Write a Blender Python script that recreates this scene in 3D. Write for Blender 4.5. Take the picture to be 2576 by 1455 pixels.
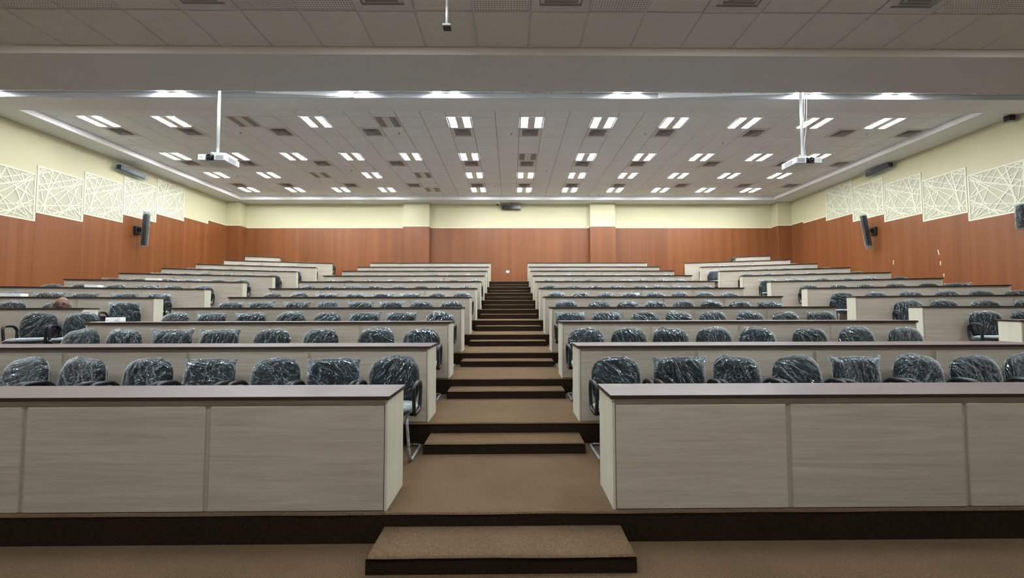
import bpy, bmesh, math, random
from math import sin, cos, tan, atan, radians, pi, sqrt, hypot
from mathutils import Vector, Matrix, noise
random.seed(7)
scene = bpy.context.scene
COL = scene.collection
for o in list(bpy.data.objects): bpy.data.objects.remove(o)

# ------------------------------------------------------------------ camera, world, exposure
EH = 1.545                                   # eye height above the stage floor
cam_d = bpy.data.cameras.new('camera'); cam = bpy.data.objects.new('camera', cam_d); COL.objects.link(cam)
cam_d.sensor_fit = 'HORIZONTAL'; cam_d.sensor_width = 36.0
cam_d.lens = 1055.0*36/2576
cam_d.shift_x = -8.8/2576
cam_d.clip_start = 0.05; cam_d.clip_end = 100
_yaw, _pit, _rol = radians(.615), atan(50/1055.), radians(.118)
_f = Vector((sin(_yaw)*cos(_pit), cos(_yaw)*cos(_pit), sin(_pit)))
_r = Vector((cos(_yaw), -sin(_yaw), 0)); _u = _r.cross(_f)
_r2 = cos(_rol)*_r - sin(_rol)*_u; _u2 = sin(_rol)*_r + cos(_rol)*_u
cam.matrix_world = Matrix(((_r2.x, _u2.x, -_f.x, 0), (_r2.y, _u2.y, -_f.y, 0), (_r2.z, _u2.z, -_f.z, EH), (0, 0, 0, 1)))
scene.camera = cam
w = bpy.data.worlds.new('world'); scene.world = w; w.use_nodes = True
w.node_tree.nodes['Background'].inputs[0].default_value = (.5, .55, .6, 1)
w.node_tree.nodes['Background'].inputs[1].default_value = .02
vs = scene.view_settings
vs.view_transform = 'Standard'; vs.look = 'None'; vs.gamma = 1; vs.use_curve_mapping = False
vs.exposure = 2.5
LAMP = 16.0                                   # emission of the ceiling lamps

# ------------------------------------------------------------------ materials
MATS = {}
def newmat(name):
    m = bpy.data.materials.new(name); m.use_nodes = True; MATS[name] = m
    nt = m.node_tree; b = nt.nodes['Principled BSDF']
    return m, nt, b
def N(nt, typ, **kw):
    n = nt.nodes.new(typ)
    for k, v in kw.items(): setattr(n, k, v)
    return n
def simple(name, col, rough=.6, metal=0, spec=.5, bump=0, bscale=200, var=0, vscale=3):
    m, nt, b = newmat(name)
    b.inputs['Base Color'].default_value = (*col, 1); b.inputs['Roughness'].default_value = rough
    b.inputs['Metallic'].default_value = metal; b.inputs['Specular IOR Level'].default_value = spec
    tc = N(nt, 'ShaderNodeTexCoord')
    if var:
        n = N(nt, 'ShaderNodeTexNoise'); n.inputs['Scale'].default_value = vscale; n.inputs['Detail'].default_value = 4
        nt.links.new(tc.outputs['Object'], n.inputs['Vector'])
        r = N(nt, 'ShaderNodeMapRange'); r.inputs['To Min'].default_value = 1-var; r.inputs['To Max'].default_value = 1+var
        nt.links.new(n.outputs['Fac'], r.inputs['Value'])
        mx = N(nt, 'ShaderNodeVectorMath', operation='SCALE'); mx.inputs[0].default_value = col
        nt.links.new(r.outputs['Result'], mx.inputs['Scale']); nt.links.new(mx.outputs[0], b.inputs['Base Color'])
    if bump:
        n = N(nt, 'ShaderNodeTexNoise'); n.inputs['Scale'].default_value = bscale; n.inputs['Detail'].default_value = 3
        nt.links.new(tc.outputs['Object'], n.inputs['Vector'])
        bp = N(nt, 'ShaderNodeBump'); bp.inputs['Strength'].default_value = bump; bp.inputs['Distance'].default_value = .01
        nt.links.new(n.outputs['Fac'], bp.inputs['Height']); nt.links.new(bp.outputs[0], b.inputs['Normal'])
    return m
def wood(name, dark, light, scale, rough=.45, spec=.5, objvar=.08, fine=1.0, dist=1.0):
    """grain: scale = stretch of the noise in object x, y, z (small = along the grain)"""
    m, nt, b = newmat(name)
    tc = N(nt, 'ShaderNodeTexCoord'); oi = N(nt, 'ShaderNodeObjectInfo')
    add = N(nt, 'ShaderNodeVectorMath', operation='ADD'); mul = N(nt, 'ShaderNodeVectorMath', operation='SCALE'); mul.inputs['Scale'].default_value = 37.0
    cmb = N(nt, 'ShaderNodeCombineXYZ')
    for i in range(3): nt.links.new(oi.outputs['Random'], cmb.inputs[i])
    nt.links.new(cmb.outputs[0], mul.inputs[0])
    nt.links.new(tc.outputs['Object'], add.inputs[0]); nt.links.new(mul.outputs[0], add.inputs[1])
    mp = N(nt, 'ShaderNodeMapping'); mp.inputs['Scale'].default_value = scale; nt.links.new(add.outputs[0], mp.inputs['Vector'])
    n1 = N(nt, 'ShaderNodeTexNoise'); n1.inputs['Scale'].default_value = 1.0; n1.inputs['Detail'].default_value = 5; n1.inputs['Distortion'].default_value = dist
    nt.links.new(mp.outputs[0], n1.inputs['Vector'])
    mp2 = N(nt, 'ShaderNodeMapping'); mp2.inputs['Scale'].default_value = tuple(s*9 for s in scale); nt.links.new(add.outputs[0], mp2.inputs['Vector'])
    n2 = N(nt, 'ShaderNodeTexNoise'); n2.inputs['Scale'].default_value = 1.0; n2.inputs['Detail'].default_value = 3
    nt.links.new(mp2.outputs[0], n2.inputs['Vector'])
    mixf = N(nt, 'ShaderNodeMix', data_type='FLOAT'); mixf.inputs[0].default_value = .35*fine
    nt.links.new(n1.outputs['Fac'], mixf.inputs[2]); nt.links.new(n2.outputs['Fac'], mixf.inputs[3])
    cr = N(nt, 'ShaderNodeValToRGB'); cr.color_ramp.elements[0].position = .33; cr.color_ramp.elements[1].position = .67
    cr.color_ramp.elements[0].color = (*dark, 1); cr.color_ramp.elements[1].color = (*light, 1)
    nt.links.new(mixf.outputs[0], cr.inputs[0])
    rr = N(nt, 'ShaderNodeMapRange'); rr.inputs['To Min'].default_value = 1-objvar; rr.inputs['To Max'].default_value = 1+objvar
    nt.links.new(oi.outputs['Random'], rr.inputs['Value'])
    sc = N(nt, 'ShaderNodeVectorMath', operation='SCALE'); nt.links.new(cr.outputs[0], sc.inputs[0]); nt.links.new(rr.outputs[0], sc.inputs['Scale'])
    nt.links.new(sc.outputs[0], b.inputs['Base Color'])
    b.inputs['Roughness'].default_value = rough; b.inputs['Specular IOR Level'].default_value = spec
    return m
def emis(name, col, s):
    m, nt, b = newmat(name)
    b.inputs['Base Color'].default_value = (.8, .8, .8, 1)
    b.inputs['Emission Color'].default_value = (*col, 1); b.inputs['Emission Strength'].default_value = s
    return m
def film(name, gloss=.2, milk=.06, rough=.1, scale=34, bstr=.7, BD=.03, fr=.85):
    """thin clear plastic film: lets light through, crinkles catch the lamps"""
    m = bpy.data.materials.new(name); m.use_nodes = True; MATS[name] = m
    nt = m.node_tree; nt.nodes.clear()
    out = N(nt, 'ShaderNodeOutputMaterial')
    tc = N(nt, 'ShaderNodeTexCoord'); oi = N(nt, 'ShaderNodeObjectInfo')
    mul = N(nt, 'ShaderNodeMath', operation='MULTIPLY'); mul.inputs[1].default_value = 53.
    nt.links.new(oi.outputs['Random'], mul.inputs[0])
    cmb = N(nt, 'ShaderNodeCombineXYZ'); nt.links.new(mul.outputs[0], cmb.inputs[0]); nt.links.new(mul.outputs[0], cmb.inputs[2])
    add = N(nt, 'ShaderNodeVectorMath', operation='ADD'); nt.links.new(tc.outputs['Object'], add.inputs[0]); nt.links.new(cmb.outputs[0], add.inputs[1])
    # folds run in a direction of their own on each cover
    rot0 = N(nt, 'ShaderNodeMapping'); rot = N(nt, 'ShaderNodeMapping'); rot.inputs['Scale'].default_value = (1.0, 1.0, .3); nt.links.new(rot0.outputs[0], rot.inputs['Vector'])
    rv = N(nt, 'ShaderNodeCombineXYZ'); rm = N(nt, 'ShaderNodeMath', operation='MULTIPLY'); rm.inputs[1].default_value = 2.6
    rs = N(nt, 'ShaderNodeMath', operation='SUBTRACT'); rs.inputs[1].default_value = 1.3
    nt.links.new(oi.outputs['Random'], rm.inputs[0]); nt.links.new(rm.outputs[0], rs.inputs[0]); nt.links.new(rs.outputs[0], rv.inputs[1])
    nt.links.new(rv.outputs[0], rot0.inputs['Rotation']); nt.links.new(add.outputs[0], rot0.inputs['Vector'])
    def ridge(sc_, dist, k):
        n1 = N(nt, 'ShaderNodeTexNoise'); n1.inputs['Scale'].default_value = sc_; n1.inputs['Detail'].default_value = 1; n1.inputs['Distortion'].default_value = dist
        nt.links.new(rot.outputs[0], n1.inputs['Vector'])
        s1 = N(nt, 'ShaderNodeMath', operation='SUBTRACT'); s1.inputs[1].default_value = .5; nt.links.new(n1.outputs['Fac'], s1.inputs[0])
        s2 = N(nt, 'ShaderNodeMath', operation='ABSOLUTE'); nt.links.new(s1.outputs[0], s2.inputs[0])
        s3 = N(nt, 'ShaderNodeMath', operation='MULTIPLY'); s3.inputs[1].default_value = -k; nt.links.new(s2.outputs[0], s3.inputs[0])
        return s3
    ra = ridge(scale*.26, 1.6, 1.8); rb0 = ridge(scale*.85, .8, .55)
    mk = N(nt, 'ShaderNodeTexNoise'); mk.inputs['Scale'].default_value = 7; nt.links.new(add.outputs[0], mk.inputs['Vector'])
    mr = N(nt, 'ShaderNodeMapRange'); mr.inputs['From Min'].default_value = .42; mr.inputs['From Max'].default_value = .58; nt.links.new(mk.outputs['Fac'], mr.inputs['Value'])
    rb = N(nt, 'ShaderNodeMath', operation='MULTIPLY'); nt.links.new(rb0.outputs[0], rb.inputs[0]); nt.links.new(mr.outputs[0], rb.inputs[1])
    sm = N(nt, 'ShaderNodeMath', operation='ADD'); nt.links.new(ra.outputs[0], sm.inputs[0]); nt.links.new(rb.outputs[0], sm.inputs[1])
    bp = N(nt, 'ShaderNodeBump'); bp.inputs['Strength'].default_value = bstr; bp.inputs['Distance'].default_value = BD
    nt.links.new(sm.outputs[0], bp.inputs['Height'])
    tr = N(nt, 'ShaderNodeBsdfTransparent'); tr.inputs[0].default_value = (.9, .95, .97, 1)
    df = N(nt, 'ShaderNodeBsdfDiffuse'); df.inputs[0].default_value = (.8, .86, .88, 1)
    gl = N(nt, 'ShaderNodeBsdfGlossy'); gl.inputs['Roughness'].default_value = rough; gl.inputs[0].default_value = (.78, .92, 1, 1)
    nt.links.new(bp.outputs[0], gl.inputs['Normal'])
    lw = N(nt, 'ShaderNodeLayerWeight'); lw.inputs['Blend'].default_value = .35; nt.links.new(bp.outputs[0], lw.inputs['Normal'])
    lw2 = N(nt, 'ShaderNodeLayerWeight'); lw2.inputs['Blend'].default_value = .5
    pw = N(nt, 'ShaderNodeMath', operation='POWER'); pw.inputs[1].default_value = 2.4; nt.links.new(lw2.outputs['Facing'], pw.inputs[0])
    ma = N(nt, 'ShaderNodeMath', operation='MULTIPLY_ADD'); ma.inputs[1].default_value = .75; ma.inputs[2].default_value = milk
    nt.links.new(pw.outputs[0], ma.inputs[0])
    m1 = N(nt, 'ShaderNodeMixShader'); nt.links.new(ma.outputs[0], m1.inputs[0]); nt.links.new(tr.outputs[0], m1.inputs[1]); nt.links.new(df.outputs[0], m1.inputs[2])
    mb = N(nt, 'ShaderNodeMath', operation='MULTIPLY_ADD'); mb.inputs[1].default_value = fr; mb.inputs[2].default_value = gloss; mb.use_clamp = True
    nt.links.new(lw.outputs['Fresnel'], mb.inputs[0])
    m2 = N(nt, 'ShaderNodeMixShader'); nt.links.new(mb.outputs[0], m2.inputs[0]); nt.links.new(m1.outputs[0], m2.inputs[1]); nt.links.new(gl.outputs[0], m2.inputs[2])
    nt.links.new(m2.outputs[0], out.inputs[0])
    return m
def carpet_mat(name, CARPET_D, CARPET_L, CARPET_S):
    m, nt, b = newmat(name)
    tc = N(nt, 'ShaderNodeTexCoord')
    n = N(nt, 'ShaderNodeTexNoise'); n.inputs['Scale'].default_value = 90; n.inputs['Detail'].default_value = 6; n.inputs['Roughness'].default_value = .75
    n2 = N(nt, 'ShaderNodeTexNoise'); n2.inputs['Scale'].default_value = 2.2; n2.inputs['Detail'].default_value = 4
    n3 = N(nt, 'ShaderNodeTexVoronoi'); n3.inputs['Scale'].default_value = 55
    for q in (n, n2, n3): nt.links.new(tc.outputs['Object'], q.inputs['Vector'])
    cr = N(nt, 'ShaderNodeValToRGB'); cr.color_ramp.elements[0].position = .3; cr.color_ramp.elements[1].position = .72
    cr.color_ramp.elements[0].color = CARPET_D; cr.color_ramp.elements[1].color = CARPET_L
    nt.links.new(n.outputs['Fac'], cr.inputs[0])
    r = N(nt, 'ShaderNodeMapRange'); r.inputs['To Min'].default_value = .78; r.inputs['To Max'].default_value = 1.2; nt.links.new(n2.outputs['Fac'], r.inputs['Value'])
    s = N(nt, 'ShaderNodeVectorMath', operation='SCALE'); nt.links.new(cr.outputs[0], s.inputs[0]); nt.links.new(r.outputs[0], s.inputs['Scale'])
    lt = N(nt, 'ShaderNodeMath', operation='LESS_THAN'); lt.inputs[1].default_value = .055; nt.links.new(n3.outputs['Distance'], lt.inputs[0])
    mx = N(nt, 'ShaderNodeMix', data_type='RGBA'); nt.links.new(lt.outputs[0], mx.inputs[0]); nt.links.new(s.outputs[0], mx.inputs[6]); mx.inputs[7].default_value = CARPET_S
    nt.links.new(mx.outputs[2], b.inputs['Base Color'])
    b.inputs['Roughness'].default_value = 1; b.inputs['Specular IOR Level'].default_value = .05
    bp = N(nt, 'ShaderNodeBump'); bp.inputs['Strength'].default_value = .9; bp.inputs['Distance'].default_value = .008
    nt.links.new(n.outputs['Fac'], bp.inputs['Height']); nt.links.new(bp.outputs[0], b.inputs['Normal'])
    return m
CARPET_D = (.082, .054, .030, 1); CARPET_L = (.215, .148, .088, 1); CARPET_S = (.34, .26, .17, 1)
carpet_mat('carpet', CARPET_D, CARPET_L, CARPET_S)
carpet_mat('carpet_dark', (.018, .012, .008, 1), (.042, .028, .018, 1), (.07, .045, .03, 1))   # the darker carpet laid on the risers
def perf_mat(name, col, pitch, rad, depth):
    """ceiling board with drilled holes in a square grid"""
    m, nt, b = newmat(name)
    tc = N(nt, 'ShaderNodeTexCoord'); sc = N(nt, 'ShaderNodeVectorMath', operation='SCALE'); sc.inputs['Scale'].default_value = 1/pitch
    nt.links.new(tc.outputs['Object'], sc.inputs[0])
    fr = N(nt, 'ShaderNodeVectorMath', operation='FRACTION'); nt.links.new(sc.outputs[0], fr.inputs[0])
    sx = N(nt, 'ShaderNodeSeparateXYZ'); nt.links.new(fr.outputs[0], sx.inputs[0])
    cb = N(nt, 'ShaderNodeCombineXYZ'); nt.links.new(sx.outputs[0], cb.inputs[0]); nt.links.new(sx.outputs[1], cb.inputs[1])
    ds = N(nt, 'ShaderNodeVectorMath', operation='DISTANCE'); ds.inputs[1].default_value = (.5, .5, 0); nt.links.new(cb.outputs[0], ds.inputs[0])
    lt = N(nt, 'ShaderNodeMath', operation='LESS_THAN'); lt.inputs[1].default_value = rad; nt.links.new(ds.outputs['Value'], lt.inputs[0])
    mx = N(nt, 'ShaderNodeMix', data_type='RGBA'); nt.links.new(lt.outputs[0], mx.inputs[0]); mx.inputs[6].default_value = (*col, 1); mx.inputs[7].default_value = (*(c*depth for c in col), 1)
    nt.links.new(mx.outputs[2], b.inputs['Base Color']); b.inputs['Roughness'].default_value = .85
    return m
simple('tile', (.80, .86, .90), .8, var=.04, vscale=1.5)
perf_mat('tile_fine', (.80, .80, .78), .022, .2, .75)
perf_mat('tile_coarse', (.80, .80, .78), .03, .24, .3)
simple('tile_plain', (.48, .48, .47), .8)
simple('grid', (.35, .35, .34), .7)
simple('soffit', (.74, .78, .81), .5, var=.03)
simple('soffit_cream', (.84, .83, .76), .55)
simple('lip', (.84, .85, .86), .4)
simple('lip_dimmed', (.36, .37, .38), .5)  # beam paint made darker so the lamp glow on this lip looks weaker
simple('blade', (.42, .42, .42), .5)
simple('cream_wall', (.58, .55, .35), .6, var=.04, vscale=.6, bump=.05)
simple('cream_trim', (.78, .78, .62), .5)
simple('lattice', (.70, .71, .56), .5)
simple('panel_back', (.50, .50, .365), .6)
simple('stage_wall', (.6, .6, .56), .7)
wood('wood_wall', (.175, .055, .0145), (.25, .086, .026), (4.0, 4.0, .10), rough=.38, objvar=.1, fine=.6, dist=.4)
wood('ash', (.41, .36, .285), (.56, .505, .42), (.35, 5.0, 8.5), rough=.4, objvar=.05, dist=3.0)
wood('ash_end', (.53, .52, .42), (.62, .61, .50), (9., 9., .5), rough=.4, objvar=.03)
wood('top', (.115, .10, .10), (.165, .145, .145), (.8, 9., 5.), rough=.28, objvar=.03)
simple('edge', (.035, .02, .014), .35)
simple('black_fabric', (.005, .006, .007), .75, bump=.2)
simple('black_plastic', (.012, .014, .016), .38)
simple('wrapped_steel', (.34, .36, .36), .3, metal=.3, bump=1, bscale=40, var=.9, vscale=22)
film('film', gloss=.0, milk=.004, rough=.075, bstr=1.0, BD=.13)
film('film_seat', gloss=0, milk=.003, rough=.12, BD=.08, fr=.4)
film('film_dark', gloss=.02, milk=.002, rough=.12, BD=.06, fr=.2)
simple('white_plastic', (.8, .83, .83), .35)
simple('white_metal', (.72, .76, .77), .35, metal=.2)
simple('grey_plastic', (.35, .37, .37), .5)
simple('dark_gap', (.01, .01, .01), .9)
simple('reflector', (.33, .34, .34), .35, metal=.7)
simple('louvre', (.70, .70, .70), .55)
simple('lens', (.01, .012, .02), .08)
simple('black_box', (.008, .008, .009), .3)
simple('card', (.82, .86, .86), .6)
simple('skin', (.19, .10, .065), .5); simple('hair', (.02, .018, .016), .8); simple('shirt', (.09, .1, .12), .8); simple('trousers', (.04, .04, .05), .8)
simple('pale_chip', (.6, .5, .36), .8)
emis('lamp_on', (.93, .97, 1), LAMP)

# ------------------------------------------------------------------ mesh helpers
def bm_box(bm, x0, x1, y0, y1, z0, z1, mi=0, M=None):
    vs_ = [Vector((x, y, z)) for z in (z0, z1) for y in (y0, y1) for x in (x0, x1)]
    if M: vs_ = [M @ v for v in vs_]
    v = [bm.verts.new(p) for p in vs_]
    for f in ((0, 2, 3, 1), (4, 5, 7, 6), (0, 1, 5, 4), (2, 6, 7, 3), (0, 4, 6, 2), (1, 3, 7, 5)):
        bm.faces.new([v[i] for i in f]).material_index = mi
    return v
def bm_bevel(bm, w_, seg=1):
    bmesh.ops.bevel(bm, geom=list(bm.edges), offset=w_, segments=seg, affect='EDGES', clamp_overlap=True)
def bm_tube(bm, pts, r, n=8, closed=False, flat=1.0, ref=Vector((1, 0, 0)), cap=True):
    pts = [Vector(p) for p in pts]; rings = []; L = len(pts)
    for i, p in enumerate(pts):
        a = pts[(i-1) % L] if (closed or i > 0) else p; b = pts[(i+1) % L] if (closed or i < L-1) else p
        t = (b-a).normalized(); s = t.cross(ref)
        if s.length < 1e-3: s = t.cross(Vector((0, 0, 1)))
        s.normalize(); q = s.cross(t).normalized()
        rr = r[i] if isinstance(r, (list, tuple)) else r
        rings.append([bm.verts.new(p + s*rr*cos(2*pi*k/n) + q*rr*flat*sin(2*pi*k/n)) for k in range(n)])
    for i in range(L if closed else L-1):
        A, B = rings[i], rings[(i+1) % L]
        for k in range(n): bm.faces.new((A[k], A[(k+1) % n], B[(k+1) % n], B[k]))
    if not closed and cap: bm.faces.new(rings[0][::-1]); bm.faces.new(rings[-1])
def bm_lathe(bm, prof, n=20, M=None):
    rings = []
    for r, z in prof:
        ring = []
        for k in range(n):
            p = Vector((r*cos(2*pi*k/n), r*sin(2*pi*k/n), z))
            ring.append(bm.verts.new(M @ p if M else p))
        rings.append(ring)
    for A, B in zip(rings, rings[1:]):
        for k in range(n): bm.faces.new((A[k], A[(k+1) % n], B[(k+1) % n], B[k]))
    bm.faces.new(rings[0][::-1]); bm.faces.new(rings[-1])
def rnd_path(pts, r=.03, n=4, closed=False):
    """round the corners of a polyline"""
    P = [Vector(p) for p in pts]; out = []; L = len(P)
    for i, p in enumerate(P):
        if not closed and i in (0, L-1): out.append(p); continue
        a = P[(i-1) % L]; b = P[(i+1) % L]
        da = (a-p); db = (b-p); q = min(r, da.length*.49, db.length*.49)
        A = p+da.normalized()*q; B = p+db.normalized()*q
        for k in range(n+1):
            t = k/n; out.append(A*(1-t)**2 + p*2*t*(1-t) + B*t*t)
    return out
def mesh(name, bm, mats, smooth=False, recalc=True):
    if recalc: bmesh.ops.recalc_face_normals(bm, faces=bm.faces)
    me = bpy.data.meshes.new(name); bm.to_mesh(me); bm.free()
    for m in (mats if isinstance(mats, (list, tuple)) else [mats]): me.materials.append(MATS[m])
    if smooth:
        for p in me.polygons: p.use_smooth = True
    return me
def link(name, me, parent=None, loc=(0, 0, 0), rz=0, **props):
    o = bpy.data.objects.new(name, me); COL.objects.link(o)
    o.location = loc; o.rotation_euler = (0, 0, rz)
    if parent: o.parent = parent
    for k, v in props.items(): o[k] = v
    return o
def thing(name, label, cat, loc=(0, 0, 0), rz=0, group=None):
    o = link(name, None, None, loc, rz, label=label, category=cat); o.empty_display_size = .1
    if group: o['group'] = group
    return o
def struct(name, me, loc=(0, 0, 0), parent=None, rz=0):
    o = link(name, me, parent, loc, rz)
    if not parent: o['kind'] = 'structure'
    return o
def box_mesh(name, dims, mats, bev=0, seg=1):
    bm = bmesh.new(); bm_box(bm, *dims)
    if bev: bm_bevel(bm, bev, seg)
    return mesh(name, bm, mats)
ORD = ['', 'first', 'second', 'third', 'fourth', 'fifth', 'sixth', 'seventh', 'eighth', 'ninth', 'tenth', 'eleventh', 'twelfth', 'thirteenth']

# ================================================================== SETTING
BASE = [1.345, 1.135, .93, .727, .508, .262, .008, -.262, -.535, -.815, -1.12, -1.44]   # eye height above each tier
FZ = [EH-b for b in BASE]                      # tier floor heights
YK = [2.87+1.41*k for k in range(12)]          # desk fronts
WX = 12.6; YB = 19.0; Y0 = -4.0
ZB, ZT = EH+4.79, EH+4.95                      # hall ceiling: border, boards
ZB2, ZT2 = EH+4.41, EH+4.52                    # middle ceiling
ZB1, ZT1 = EH+3.153, EH+3.25                   # stage ceiling
SLP = tan(radians(18.6)); FAN = radians(18.6)
FL, FR = 7.30, 7.17                            # inner end of the fanned side desks

# stage floor
struct('floor', box_mesh('floor', (-WX, WX, Y0, YB, -.2, 0), 'carpet'))
def tier(k, xs=None):
    zb = FZ[k-1] if k else 0.; zt = FZ[k]; y = YK[k]-.02
    X = []
    if k < 11:
        line = [(-WX, y+.15-(WX-FL)*SLP), (-7.2, y+.15), (-5.95, y), (5.95, y), (7.1, y+.15), (WX, y+.15-(WX-FR)*SLP)]
        n = 40 if k < 6 else 12
        for (xa, ya), (xb, yb) in zip(line, line[1:]):
            m = max(1, int(abs(xb-xa)*n/12)) if abs(ya-yb) > 1 or k > 6 else max(2, int(abs(xb-xa)*(9 if k < 6 else 2)))
            for i in range(m): X.append((xa+(xb-xa)*i/m, ya+(yb-ya)*i/m))
        X.append(line[-1])
        segs = [X]
    else:
        segs = []
        for sg, F in ((-1, FL), (1, FR)):
            ya = YK[k]-.02+.15
            q = [(sg*(F+2.35*cos(FAN)), ya-2.35*sin(FAN)), (sg*WX, ya-(WX-F)*SLP)]
            segs.append(q if sg > 0 else q[::-1])
    for X in segs:
        bm = bmesh.new(); rows = []
        for dy, z in ((0, zb), (0, zt-.03), (-.004, zt-.014), (.004, zt-.004), (.02, zt)):
            rr = []
            for i, (x, yy) in enumerate(X):
                j = noise.noise(Vector((x*2.1, k*7.7, 0)))*.008 if k < 6 and dy != 0 else 0
                rr.append(bm.verts.new((x, yy+dy+j*.6, z+j*.35*(z < zt))))
            rows.append(rr)
        rows.append([bm.verts.new((x, YB, zt)) for x, yy in X])
        for A, B in zip(rows, rows[1:]):
            for i in range(len(A)-1): bm.faces.new((A[i], A[i+1], B[i+1], B[i]))
        if k == 11:     # closed ends of the short top tiers
            for i in (0, -1):
                p = rows[0][i].co; a = bm.verts.new((p.x, YB, zb)); bm.faces.new((rows[0][i], rows[1][i], rows[2][i], rows[3][i], rows[4][i], rows[5][i], a))
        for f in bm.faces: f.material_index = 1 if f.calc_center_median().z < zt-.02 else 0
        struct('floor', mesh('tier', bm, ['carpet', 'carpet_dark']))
for k in range(12): tier(k)
def step(x0, x1, ya, yb, z0, z1, jit=True):
    bm = bmesh.new(); n = 14
    prof = [(0, z0), (0, z1-.025), (-.006, z1-.012), (.006, z1-.003), (.03, z1)]
    rows = []
    for dy, z in prof:
        rr = []
        for i in range(n+1):
            t = i/n; x = x0+(x1-x0)*t
            j = noise.noise(Vector((x*2.7+ya*3, ya, z0)))*.010 if jit and z > z1-.02 else 0
            inset = .012*(z > z1-.02)
            rr.append(bm.verts.new((x + (inset if i == 0 else -inset if i == n else 0), ya+dy+j*.5, z+j*.4)))
        rows.append(rr)
    rows.append([bm.verts.new((v.co.x, yb, z1)) for v in rows[-1]])
    for A, B in zip(rows, rows[1:]):
        for i in range(n): bm.faces.new((A[i], A[i+1], B[i+1], B[i]))
    for i in (0, n):
        e = bm.verts.new((rows[0][i].co.x, yb, z0)); bm.faces.new([r[i] for r in rows]+[e])
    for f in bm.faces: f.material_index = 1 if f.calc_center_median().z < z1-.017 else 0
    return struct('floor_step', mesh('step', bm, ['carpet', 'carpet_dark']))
step(-.85, .735, 2.52, 2.86, 0, .108)
for k in range(10):
    step(-.815, .69, YK[k+1]-.02-.305, YK[k+1]-.005, FZ[k], (FZ[k]+FZ[k+1])/2, k < 6)
    for xa, xb in ((-7.15, -5.95), (5.95, 7.05)):
        step(xa, xb, YK[k+1]+.02-.305, YK[k+1]+.1, FZ[k], (FZ[k]+FZ[k+1])/2, False)

# ---- walls
struct('wall_left', box_mesh('wall_left', (-WX-.2, -WX, Y0, YB, 0, 6.9), 'cream_wall'))
struct('wall_right', box_mesh('wall_right', (WX, WX+.2, Y0, YB, 0, 6.9), 'cream_wall'))
wb = struct('wall_back', box_mesh('wall_back', (-WX-.2, WX+.2, YB, YB+.2, 0, 6.9), 'cream_wall'))
struct('wall_front', box_mesh('wall_front', (-WX-.2, WX+.2, Y0-.2, Y0, 0, 6.9), 'stage_wall'))
wl = bpy.data.objects['wall_left']; wr = bpy.data.objects['wall_right']
bayL = [(-4, -2.6, 2.4), (-2.6, -1.3, 2.4), (-1.3, 0, 2.4), (0, 1.25, 2.4), (1.25, 2.5, 2.4), (2.5, 3.74, 2.64), (3.74, 4.98, 2.88), (4.98, 6.22, 3.0), (6.22, 7.45, 3.15), (7.45, 8.67, 3.4), (8.67, 9.9, 3.64),
        (9.9, 11.115, 3.88), (11.115, 12.345, 4.12), (12.345, 13.595, 4.36), (13.595, 14.865, 4.63), (14.865, 16.12, 4.94), (16.12, 17.4, 5.1), (17.4, 18.52, 5.25)]
bayR = bayL[:10]+[(8.67, 9.97, 3.66), (9.97, 11.285, 3.92), (11.285, 12.55, 4.17), (12.55, 13.86, 4.43), (13.86, 15.15, 4.71), (15.15, 16.45, 5.02), (16.45, 17.76, 5.19), (17.76, 18.52, 5.27)]
LATT = [[-0.018,0.15,0.947,0.373],[-0.018,0.597,0.917,0.992],[-0.018,0.471,0.933,0.87],[-0.013,0.844,0.295,0.962],[-0.015,0.877,0.15,0.972],[-0.008,0.824,0.188,0.752],[0.188,0.752,0.593,0.651],[0.593,0.651,0.931,0.494],[-0.007,0.968,0.18,0.91],[0.18,0.91,0.34,0.797],[0.34,0.797,0.505,0.685],[0.045,0.613,0.302,0.443],[0.302,0.443,0.534,0.284],[0.534,0.284,0.808,0.094],[-0.023,0.286,0.285,0.041],[-0.013,0.744,0.037,0.611],[0.037,0.611,0.118,0.289],[0.059,0.863,0.213,0.595],[0.213,0.595,0.302,0.443],[0.302,0.443,0.419,0.305],[0.419,0.305,0.522,0.136],[0.434,0.961,0.557,0.69],[0.539,0.968,0.714,0.773],[0.714,0.773,0.941,0.512],[0.707,0.93,0.749,0.773],[0.425,0.962,0.259,0.588],[0.259,0.588,0.173,0.321],[0.173,0.321,0.044,0.03],[0.286,0.958,0.218,0.596],[0.218,0.596,0.138,0.042],[0.139,0.303,0.445,0.548],[0.445,0.548,0.706,0.751],[0.706,0.751,0.923,0.979],[0.245,0.122,0.426,0.36],[0.426,0.36,0.615,0.598],[0.615,0.598,0.926,0.924],[0.442,0.041,0.633,0.219],[0.633,0.219,0.938,0.455],[0.883,0.841,0.713,0.405],[0.713,0.405,0.583,0.062],[0.312,0.052,0.521,0.145],[0.521,0.145,0.933,0.343],[0.137,0.172,0.419,0.123],[0.419,0.123,0.871,0.047],[0.61,0.606,0.716,0.337],[0.716,0.337,0.859,0.07],[0.737,0.302,0.933,0.141],[0.653,0.204,0.818,0.096],[0.878,0.325,0.916,0.162],[0.79,0.654,0.822,0.532],[0.822,0.532,0.848,0.408],[0.146,0.156,0.186,0.053],[0.154,0.167,0.22,0.097],[0.716,0.943,0.82,0.883],[0.488,0.632,0.402,0.671],[-0.009,0.671,0.019,0.615],[0.648,0.311,0.713,0.396]]
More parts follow.
